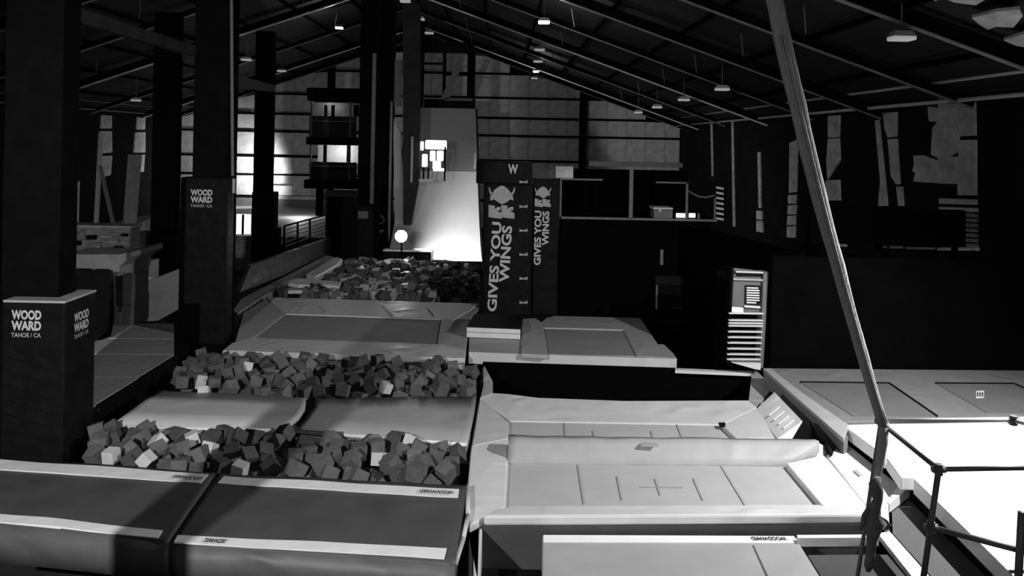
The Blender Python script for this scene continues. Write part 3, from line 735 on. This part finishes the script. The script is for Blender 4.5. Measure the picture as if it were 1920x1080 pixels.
flat('shelf_paper', [(1396,573),(1426,575),(1426,578),(1396,576)], Y-.02, .05, 'stripe', t)
for v in (587.5, 600.5, 606, 611, 622, 632.5, 643, 654, 664.5, 674):
    k = (v-587)/90
    L = 1367.5 - 4*k; R_ = 1432 - 6*k
    flat('tread', [(L,v-1.3),(R_,v-.6),(R_,v+2.0),(L,v+1.3)], Y-.05, .07, 'padw', t)
flat('foot_board', [(1372,680),(1427,681),(1426,694),(1415,692)], Y-.06, .2, 'padw', t)
# ------------------------------------------------------------------ left platform with panel mats
t = thing('mat_platform', G(240, 700, 0), 'raised platform of grey panel mats beside the left foam pits', 'platform')
zp = 0.22
edgeR = [(156,772),(206,740),(243,716),(285,690),(322,667),(346,652)]
def PL(v):   # left and right end of the panel seam at row v
    for (a, b), (c, d) in zip(edgeR[:-1], edgeR[1:]):
        if d <= v <= b: return a + (c-a)*(b-v)/(b-d)
    return 326 if v < 652 else 156
vsn = [604, 634, 663, 706, 756, 778]
for a, b in zip(vsn[:-1], vsn[1:]):
    la, lb = (215 - (a-604)*1.0 if a < 660 else 120), (215 - (b-604)*1.0 if b < 660 else 100)
    ra, rb = min(PL(a), 326), min(PL(b), 326)
    slab('panel_mat', [(la, a+.8), (ra, a+2+.8), (rb, b+1.2), (lb, b-.8)], zp, .1, 'plat', t, bevel=.008)
e0, e1 = G(100,800,zp), G(352,650,zp)
b = MB().prism([G(150,774,zp-.01), G(328,665,zp-.01), G(332,669,zp-.01), G(154,779,zp-.01)], (0, 0, -1.2)); b.build('side_board', 'black', t)
MB().prism([G(-200,778,zp-.11), G(140,776,zp-.11), G(326,668,zp-.11), G(326,650,zp-.11), G(-200,650,zp-.11)], (0, 0, -1.0)).build('base', 'black', t)
MB().prism([G(-200,648,zp-.11), G(318,648,zp-.11), G(310,600,zp-.11), G(-200,640,zp-.11)], (0, 0, -1.0)).build('base', 'black', t)
for k in range(6):
    u = 180 + k*26; v = 768 - k*17
    MB().bar(G(u, v, zp-.08) + Vector((.03,-.02,0)), G(u+8, v-2, zp-.3) + Vector((.03,-.02,0)), .05, .02).build('loose_strap', 'steelm', t)

# items on the left platform
t = thing('folded_mat', P(165, 640, 17.5), 'black mat leaning upright beside the stacked foam blocks', 'mat')
flat('panel', [(118,506),(206,508),(200,620),(160,652),(118,645)], 16.3, .12, 'black', t, bevel=.01)
flat('second_panel', [(206,508),(209,600),(203,632),(168,646),(180,600)], 16.6, .12, 'curtain', t)
fbox('caster', 153, 640, 163, 650, 16.1, .1, 'steell', t, bevel=.01)
t = thing('foam_block_stack', P(228, 620, 18), 'stack of grey foam blocks under the pale slab', 'block stack')
rows_b = [(478, 520, (232, 249)), (500, 540, (207, 231)), (516, 572, (229, 249)), (540, 585, (208, 229)), (560, 611, (226, 250)), (585, 610, (208, 226))]
for (v0, v1, (u0, u1)) in rows_b:
    fbox('foam_block', u0, v0, u1, v1, 17.8 + random.uniform(0, .15), .8, 'crate', t, bevel=.015)
flat('pale_slab', [(116,477),(222,477),(246,472),(247,482),(223,500),(222,519),(207,517),(205,505),(116,503)], 17.4, 1.6, 'ply', None, label='thick pale slab lying on top of the foam blocks', cat='slab', bevel=.02)
t = thing('scrap_board_pile', P(180, 475, 18.6), 'pile of rough scrap boards on the pale slab', 'board pile')
fbox('board', 116, 426, 244, 474, 18.6, .5, 'wood', t)
for k in range(9):
    u = 122 + k*13; v = random.uniform(432, 462)
    fbox('offcut', u, v, u+random.uniform(8, 26), v+random.uniform(3, 9), 18.5, .12, random.choice(('steel', 'wood', 'ply')), t)
fbox('top_edge', 118, 423, 246, 427, 18.55, .6, 'ply', t)
t = thing('wedge_mat', P(292, 560, 19), 'grey foam wedge standing on edge behind the stacked blocks', 'wedge')
flat('panel', [(252,536),(338,503),(338,578),(286,607),(252,607)], 19.6, .3, 'plat', t, bevel=.02)
fbox('white_crate', 248, 490, 282, 532, 24, .6, 'pad', None, label='white crate behind the grey foam wedge', cat='crate', bevel=.02)
t = thing('quarter_ramp', P(265, 490, 27), 'small pale ramp piece with a curved cut-out behind scrap boards', 'ramp')
flat('panel', [(244,426),(262,418),(284,408),(284,492),(246,492)], 27, .5, 'ply', t)
fbox('base', 250, 492, 280, 590, 27, .5, 'wall', t)
flat('curved_cutout', [(252,436),(256,432),(284,438),(284,462),(272,464),(262,460),(254,450)], 26.95, .08, 'steelm', t)
for u0, v0, u1, v1, wd, lb, mt in ((188,250,183,345,7,'upright grey plank leaning by the left wall','plat'), (186,310,212,422,6,'thin pale plank leaning right against the left wall','ply'), (252,290,242,418,24,'wide pale board leaning against the left wall','ply'), (130,340,128,425,34,'grey sheet standing under the wall insulation','plat'),):
    k_ = (552-v0)/(v1-v0); u1 = u0+(u1-u0)*k_; v1 = 552
    flat('leaning_board', [(u0-wd/2,v0),(u0+wd/2,v0),(u1+wd/2,v1),(u1-wd/2,v1)], 30 + wd*.03, .1, mt, None, label=lb, cat='board')

# ------------------------------------------------------------------ far left: deck, guard rail, rear floor
MB().box(-19, -7.5, 34.5, YF-.4, FZ, 0.2).build('floor_rear', 'ply', kind='structure', label='pale rear floor behind the guard rail')
slab('run_deck', [(436,582),(452,560),(612,478),(634,484),(496,554),(446,588)], 0.1, .3, 'padg', None, label='grey padded run leading back along the far pit', cat='deck', bevel=.02)
MB().prism([P(450,548,22.5), P(620,482,31.5), P(620,446,31.5), P(470,498,24)], (-.15, .1, 0)).build('run_side_board', 'side', None, label='grey side board below the guard rail', cat='board')
t = thing('guard_rail', P(560, 470, 30), 'slanted steel guard rail with horizontal bars behind column', 'rail')
rp = [(533, 424, 471, 27), (558, 417, 461, 28.5), (581, 411, 453, 30), (612, 403, 441, 32)]
for u, a, b_, Y in rp:
    MB().tube(P(u, a, Y), P(u, b_, Y), .04).build('post', 'steel', t)
for k in range(6):
    for (u, a, b_, Y), (u2, a2, b2, Y2) in zip(rp[:-1], rp[1:]):
        s = k/6
        MB().tube(P(u, a+(b_-a)*s, Y), P(u2, a2+(b2-a2)*s, Y2), .03 if k == 0 else .018, n=6).build('bar', 'steel' if k == 0 else 'steelm', t)
fbox('dark_bin', 508, 428, 520, 482, 33, .6, 'black', None, label='dark upright bin beside the padded column at the back', cat='bin', bevel=.03)
wn = fbox('window_1', 443, 402, 469, 453, 35.2, .1, 'screen', None, kind='structure', label='bright lit doorway at the back left beyond the columns')
MB().box(P(456,428,35.2).x-.04, P(456,428,35.2).x+.04, 35.1, 35.19, P(456,453,35.2).z, P(456,402,35.2).z).build('mullion', 'steel', wn)
fbox('window_2', 329, 440, 335, 500, 33, .1, 'screen', None, kind='structure', label='thin bright slit of light beside the tall padded column')
# white mats lying on the far pit
t = thing('white_pit_mat', G(580, 535, .1), 'long white mat lying on the left end of far pit', 'mat')
slab('upper_layer', [(527,528),(560,521),(640,528),(636,536),(600,533),(560,534)], .28, .10, 'padw', t, bevel=.02)
slab('lower_layer', [(518,537),(530,533),(610,538),(606,544),(520,545)], .14, .10, 'pad', t, bevel=.02)
for u in (585, 598):
    slab('handle', [(u-4,531),(u+4,531),(u+4,536),(u-4,536)], .33, .04, 'black', t)
slab('white_pit_mat', [(574,514),(614,490),(630,481),(642,485),(630,497),(606,511),(592,518)], .3, .2, 'pad', None, label='pale thick mat draped over the far pit edge', cat='mat', bevel=.03)

# ------------------------------------------------------------------ tower
t = thing('judge_tower', P(620, 400, 40), 'dark scaffold tower with two lit rooms behind the columns', 'tower')
Y = 40
for a in ((575,165,672,174), (576,176,670,189), (574,257,670,272), (570,338,668,354)):
    fbox('floor_beam', *a, Y-.2, 2.2, 'steel', t)
for a in ((580,218,668,257), (580,304,668,338)):
    fbox('guard_panel', *a, Y, .08, 'steelm' if False else 'floor', t)
for v in (228, 312):
    fbox('hand_rail', 578, v-1.5, 670, v+1, Y-.1, .06, 'steelm', t)
for u in (583, 656):
    fbox('post', u-1.6, 172, u+1.6, 340, Y-.15, .06, 'steelm', t)
fbox('support_leg', 592, 354, 604, 405, Y+.3, .4, 'black', t); fbox('support_leg', 608, 354, 613, 402, Y, .15, 'steelm', t)
fbox('room_back', 584, 188, 670, 220, Y+1.9, .1, 'insul', t)
fbox('room_back', 596, 272, 672, 306, Y+1.9, .1, 'padw', t)
for u0, u1 in ((608,613), (621,627), (663,672)):
    fbox('partition', u0, 197, u1, 218, Y+.8, .1, 'black', t)
for u0, u1 in ((606,612), (650,656)):
    fbox('partition', u0, 272, u1, 304, Y+1.0, .1, 'steel', t)
fbox('ledge', 612, 357, 668, 367, Y, .3, 'steelm', t)
fbox('lower_wall', 612, 368, 672, 490, Y-7.6, .3, 'wall', t)
fbox('rear_band', 506, 330, 600, 345, YF-.4, .19, 'plat', None, label='grey horizontal band across the back wall left of tower', cat='band')
fbox('rear_band', 506, 368, 598, 374, YF-.4, .19, 'insul', None, label='pale narrow shelf band low on the back wall', cat='band')
fbox('kick_board', 434, 374, 600, 402, YF-.4, .19, 'steelm', None, label='dark grey panel at the foot of the back wall', cat='panel')

# ------------------------------------------------------------------ white quarter ramp with tower wall
t = thing('quarter_pipe', P(820, 492, 31), 'tall white quarter pipe ramp lit from its foot', 'ramp')
L, R = [], []
n = 16
for j in range(n + 1):
    a = j/n*math.pi/2
    yy = 30.2 + 6.0*math.sin(a); zz = -0.05 + 6.0*(1-math.cos(a))
    L.append(Vector((P(728 + 36*j/n, 300, yy).x, yy, zz))); R.append(Vector((P(908 - 18*j/n, 300, yy).x, yy, zz)))
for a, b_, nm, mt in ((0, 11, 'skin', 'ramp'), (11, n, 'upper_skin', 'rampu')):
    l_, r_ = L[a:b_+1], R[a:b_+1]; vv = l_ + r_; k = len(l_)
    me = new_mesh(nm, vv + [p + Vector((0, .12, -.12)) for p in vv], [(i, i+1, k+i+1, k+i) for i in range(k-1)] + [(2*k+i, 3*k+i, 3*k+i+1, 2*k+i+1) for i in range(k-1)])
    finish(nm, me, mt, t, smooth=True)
for lst in (L, R):
    b = MB().prism([lst[0] + Vector((0, 0, -.3))] + lst + [lst[-1] + Vector((0, .4, 0)), Vector((lst[-1].x, lst[-1].y+.4, -.3))], (0.08 if lst is R else -.08, 0, 0))
    b.build('side_panel', 'wall', t)
kb = thing('kerb_box', P(764, 492, 29.6), 'low black box with pale rim at the ramp foot', 'box')
fbox('body', 720, 472, 808, 494, 29.6, .4, 'black', kb); fbox('rim', 718, 469, 811, 472, 29.55, .45, 'pad', kb); fbox('rim', 808, 472, 811, 494, 29.55, .45, 'pad', kb)
t2 = thing('ramp_tower_wall', P(840, 300, 38), 'dark tall wall with a window opening above the ramp', 'wall panel')
Y = 38.5
for a in ((757,30,794,300), (887,88,890,300), (794,186,890,300), (794,78,890,99)):
    fbox('panel', *a, Y, .2, 'wall', t2)
for a in ((830,99,836,186), (794,117,830,121), (836,138,880,142), (876,99,888,186)):
    fbox('window_bar', *a, Y-.05, .1, 'steel', t2)
flat('window_brace', [(826,186),(842,186),(872,108),(862,104)], Y-.1, .1, 'steelm', t2)
fbox('window_sill', 834, 184, 886, 189, Y-.1, .2, 'steelm', t2)
fbox('side_fin', 889, 287, 892, 317, 33, .1, 'pad', t2)
# dark pilaster strips at the left of the ramp
t2 = thing('ramp_pilaster', P(740, 490, 33), 'dark pilaster with pale vertical strips left of the ramp', 'pilaster')
fbox('core', 712, 0, 736, 480, 33, .6, 'wall', t2)
fbox('pale_strip', 737, 112, 753, 200, 33.3, .2, 'steelm', t2)
flat('pale_strip', [(737,220),(752,250),(755,414),(740,424)], 33.3, .2, 'plat', t2)
fbox('pipe', 729, 190, 733, 455, 32.8, .1, 'padg', t2)
flat('dark_edge', [(755,0),(788,0),(786,335),(770,422),(756,422)], 32.9, .4, 'floor', t2)
fbox('thin_strip', 770, 256, 774, 342, 32.8, .08, 'padg', t2)
t2 = thing('cable_hoop', P(713, 415, 32), 'coiled hoop of cable hung on the dark pilaster', 'cable')
b = MB(); c = P(713, 412, 32.97)
for i in range(14):
    a0, a1 = i*2*math.pi/14, (i+1)*2*math.pi/14
    b.tube(c + Vector((math.cos(a0), 0, math.sin(a0)))*.16, c + Vector((math.cos(a1), 0, math.sin(a1)))*.16, .03, n=5)
b.build('coil', 'pad', t2)
flat('pennant', [(707,431),(722,431),(715,437)], 32.95, .05, 'padw', None, label='small pale triangle flag below the cable hoop', cat='flag')
# floods
t2 = thing('flood_lamp', P(752, 455, 29.4), 'glaring flood lamp standing at the foot of the ramp', 'lamp')
c = P(752, 443, 29.3)
b = MB(); b.tube(c, c + Vector((0, .06, 0)), .22, n=20); b.build('lens', 'star', t2)
b = MB(); b.tube(c + Vector((0, .05, 0)), c + Vector((0, .3, 0)), .26, .15, n=20); b.build('housing', 'steel', t2)
MB().tube(c + Vector((0, .2, -.2)), Vector((c.x, c.y+.2, FZ)), .03).build('stand', 'steel', t2)
spot('flood_lamp_beam', c + Vector((.3, .1, .05)), P(905, 455, 32), 2200, 100, 1.0, .15)
t2 = thing('work_light_rack', P(812, 335, 33), 'rack of overexposed work lights on the ramp wall', 'lamp')
Y = 33.0
fbox('lamp_head', 797, 263, 837, 280, Y, .2, 'lit', t2, bevel=.05)
for a in ((806,283,816,302), (819,283,831,302), (811,302,826,317)):
    fbox('lamp_panel', *a, Y, .15, 'lit', t2, bevel=.04)
fbox('lamp_panel', 791, 289, 801, 313, Y-.2, .15, 'lit', t2, bevel=.04)
fbox('lamp_panel', 788, 265, 794, 282, Y-.2, .15, 'lit', t2, bevel=.04)
fbox('base_plate', 785, 336, 812, 341, Y-.3, .3, 'padw', t2, bevel=.01)
fbox('base_plate', 812, 316, 833, 321, Y-.1, .3, 'lit', t2, bevel=.01)
for u, a, b_ in ((794,313,338), (803,315,338), (834,275,340)):
    fbox('pole', u-1.5, a, u+1.5, b_, Y-.1, .06, 'steel', t2)
point('work_light_glow', P(815, 290, 32.3), 5, .3)
# rear lamp hidden behind the slim column, tower room lamp
t2 = thing('rear_flood', P(492, 330, 47.5), 'flood lamp on the back wall hidden behind slim column', 'lamp')
c = P(492, 322, 47.5); MB().tube(c, c + Vector((0, .3, 0)), .2, .12, n=12).build('housing', 'steel', t2); MB().tube(c + Vector((0, .25, 0)), c + Vector((0, .28, -6)), .03).build('stand', 'steel', t2)
spot('rear_flood_beam', c + Vector((0, .4, 0)), P(440, 330, YF), 900, 160, .6, .2)
point('tower_room_lamp', P(635, 283, 40.9), 60, .1)
point('tower_upper_lamp', P(618, 196, 41.3), 6, .05)
point('rear_floor_lamp', P(560, 385, 43), 160, .2)

# ------------------------------------------------------------------ hanging ceiling lamps
def lamp(u, v, Y, wpx, lit, label):
    c = P(u, v, Y); s = Y/F*wpx/2
    t = thing('hanging_lamp', (c.x, c.y, c.z), label, 'lamp', 'hanging roof lamps')
    rz = roofz(c.x) - .1
    MB().add([(c.x-s, c.y-.15, c.z), (c.x+s, c.y-.15, c.z), (c.x+s, c.y+.15, c.z), (c.x-s, c.y+.15, c.z), (c.x-s*.7, c.y-.1, c.z+.1), (c.x+s*.7, c.y-.1, c.z+.1), (c.x+s*.7, c.y+.1, c.z+.1), (c.x-s*.7, c.y+.1, c.z+.1)],
        [(0,1,2,3),(4,5,6,7),(0,1,5,4),(1,2,6,5),(2,3,7,6),(3,0,4,7)]).build('housing', 'steell', t)
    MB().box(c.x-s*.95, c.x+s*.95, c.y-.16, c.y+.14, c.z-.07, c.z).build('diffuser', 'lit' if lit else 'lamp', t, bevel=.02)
    MB().tube((c.x, c.y, c.z+.1), (c.x, c.y, rz), .015, n=5).build('stem', 'steelm', t)
    if lit: point('lamp_glow', (c.x, c.y-.05, c.z-.3), 70, .12)
LP = [(1020,40,25,22,1,'glowing hanging lamp, largest of the middle roof row'), (1012,92,33,20,0,'unlit hanging lamp second in the middle roof row'), (1009,114,38,18,0,'unlit hanging lamp third in the middle roof row'),
      (1005,133,43,12,1,'small glowing hanging lamp before the gable insulation'), (1002,146,48,13,0,'tiny unlit hanging lamp furthest in the middle row'),
      (1690,69,14.1,44,0,'nearest unlit hanging lamp at the upper right'), (1354,166,25.7,26,0,'unlit hanging lamp second in the right roof row'), (1282,186,31,21,0,'unlit hanging lamp third in the right roof row'),
      (1232,200,36.6,18,0,'unlit hanging lamp fourth in the right roof row'), (1197,210,41.7,15,0,'unlit hanging lamp furthest in the right roof row'),
      (760,1,29.2,20,0,'unlit hanging lamp cut by the top picture edge'), (787,35,33.3,19,0,'unlit hanging lamp above the window tower, upper'), (805,61,37.8,17,0,'unlit hanging lamp above the window tower, middle'), (822,82,42,16,0,'unlit hanging lamp above the window tower, lowest'),
      (636,51,35,14,1,'glowing hanging lamp left of the central column'), (705,55,35.2,7,0,'small unlit lamp beside the central dark column'), (528,132,42,16,0,'unlit hanging lamp right of the slim column'), (462,111,36,19,0,'unlit hanging lamp between the padded and slim columns'),
      (255,187,36,16,0,'unlit hanging lamp above the left wall insulation'), (126,173,30,16,0,'unlit hanging lamp at the right side of the nearest column')]
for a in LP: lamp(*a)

# ------------------------------------------------------------------ foreground pipe rail and silk strap
t = thing('pipe_rail', P(1700, 900, 7.5), 'scaffold pipe guard rail in the right foreground', 'rail')
ZR = 1.66
A = G(1652,790,ZR); B = G(1760,880,ZR)
C = Vector((P(1900,788,A.y).x, A.y, ZR)); 
def pipe(nm, p, q, r, mt='steelm'): return MB().tube(p, q, r, n=12).build(nm, mt, t, smooth=True)
pipe('pipe', A + Vector((-.02,0,0)), B, .024)
pipe('pipe', A, P(1990,786,A.y), .026, 'padw')
pipe('pipe', B, P(2000,876,B.y), .022)
pipe('pipe', P(1900,788,A.y), P(2000,815,A.y-.5), .024, 'padw')
pipe('pipe', A + Vector((0,0,.03)), P(1606,1095,A.y), .020)
pipe('pipe', A + Vector((.05,0.02,0)), P(1600,1110,A.y+.05), .014, 'padg')
pipe('pipe', B, P(1729,1100,B.y), .026)
pipe('pipe', P(1744,988,B.y), P(1990,1052,B.y-.45), .026)
for c, r in ((A, .035), (B, .036), (P(1746,988,B.y), .034), (P(1900,788,A.y), .04)):
    j = MB().tube(c + Vector((0,0,-.05)), c + Vector((0,0,.05)), r, n=10); j.tube(c + Vector((-.06,0,0)), c + Vector((.06,0,0)), r*.85, n=10)
    f_ = j.build('clamp', 'steelm', t, smooth=False, bevel=.006)
    MB().tube(c + Vector((.02,-.06,.02)), c + Vector((.02,.0,.02)), .012, n=6).build('bolt', 'steell', f_)
# corner post at the right edge
pipe('pipe', P(1916,960,6.4), P(1908,1110,6.4), .03)

def ribbon(name, path, mt, parent=None, n=10, seed=0, **k):
    """path: (u, v, Y, half width px, half depth m)"""
    v, f = [], []
    for (u, vv_, Y, hw, hd) in path:
        c = P(u, vv_, Y); w_ = hw*Y/F
        for i in range(n):
            a = 2*math.pi*i/n; rr = 1 + .18*noise.noise(Vector((i*1.3, vv_*.013, seed)))
            v.append(c + Vector((math.cos(a)*w_*rr, math.sin(a)*hd*rr, 0)))
    m_ = len(path)
    for j in range(m_-1):
        for i in range(n):
            f.append((j*n+i, j*n+(i+1) % n, (j+1)*n+(i+1) % n, (j+1)*n+i))
    f += [tuple(range(n)), tuple(range((m_-1)*n, m_*n))]
    return finish(name, new_mesh(name, v, f), mt, parent, smooth=True, **k)
t = thing('silk_strap', P(1655, 800, 8.1), 'long grey gathered strap slanting down to the pipe rail', 'strap')
pth = []
for k in range(26):
    s = -0.35 + 1.35*k/25
    u = 1452 + 205*max(s, -1)**1 * (0.80 + 0.20*s) if s > 0 else 1452 + 205*0.80*s
    v = 800*s; hw = 17.5 - 7.5*max(s, 0)**1.5
    pth.append((u, v, 8.1, hw, .03))
ribbon('band', pth, 'strap', t, seed=1)
for dx, sd in ((-3, 3), (4, 5)):
    ribbon('fold', [(u+dx, v, Y-.03, hw*.22, .012) for u, v, Y, hw, hd in pth[8:]], 'strap', t, n=6, seed=sd)
ribbon('lower_band', [(1657,792,8.1,10,.03), (1655,830,8.1,10,.03), (1650,860,8.1,9,.03), (1645,890,8.1,7,.03), (1642,905,8.1,5,.03)], 'strap', t, seed=4)
t = thing('tied_silk', P(1640, 1070, 8.0), 'dark knotted silk tail tied around the rail post', 'cloth')
ribbon('tail', [(1645,895,8,6,.03),(1641,908,8,12,.05),(1643,920,8,13,.05),(1646,935,8,9,.04),(1640,955,8,11,.05),(1634,968,8,17,.06),(1640,982,8,20,.06),(1638,994,8,15,.05),(1634,1015,8,9,.03),(1632,1040,8,9,.03),(1630,1058,8,10,.02),(1628,1072,8,4,.01)], 'strapd', t, n=12, seed=8)
ribbon('loop', [(1650,968,7.95,3,.015),(1660,975,7.95,4,.015),(1668,985,7.95,4,.015),(1662,992,7.95,5,.015),(1650,994,7.95,4,.015)], 'strapd', t, n=8, seed=9)
ribbon('loop', [(1626,955,7.95,3,.015),(1620,965,7.95,4,.015),(1618,982,7.95,5,.015),(1614,994,7.95,3,.01)], 'strapd', t, n=8, seed=2)
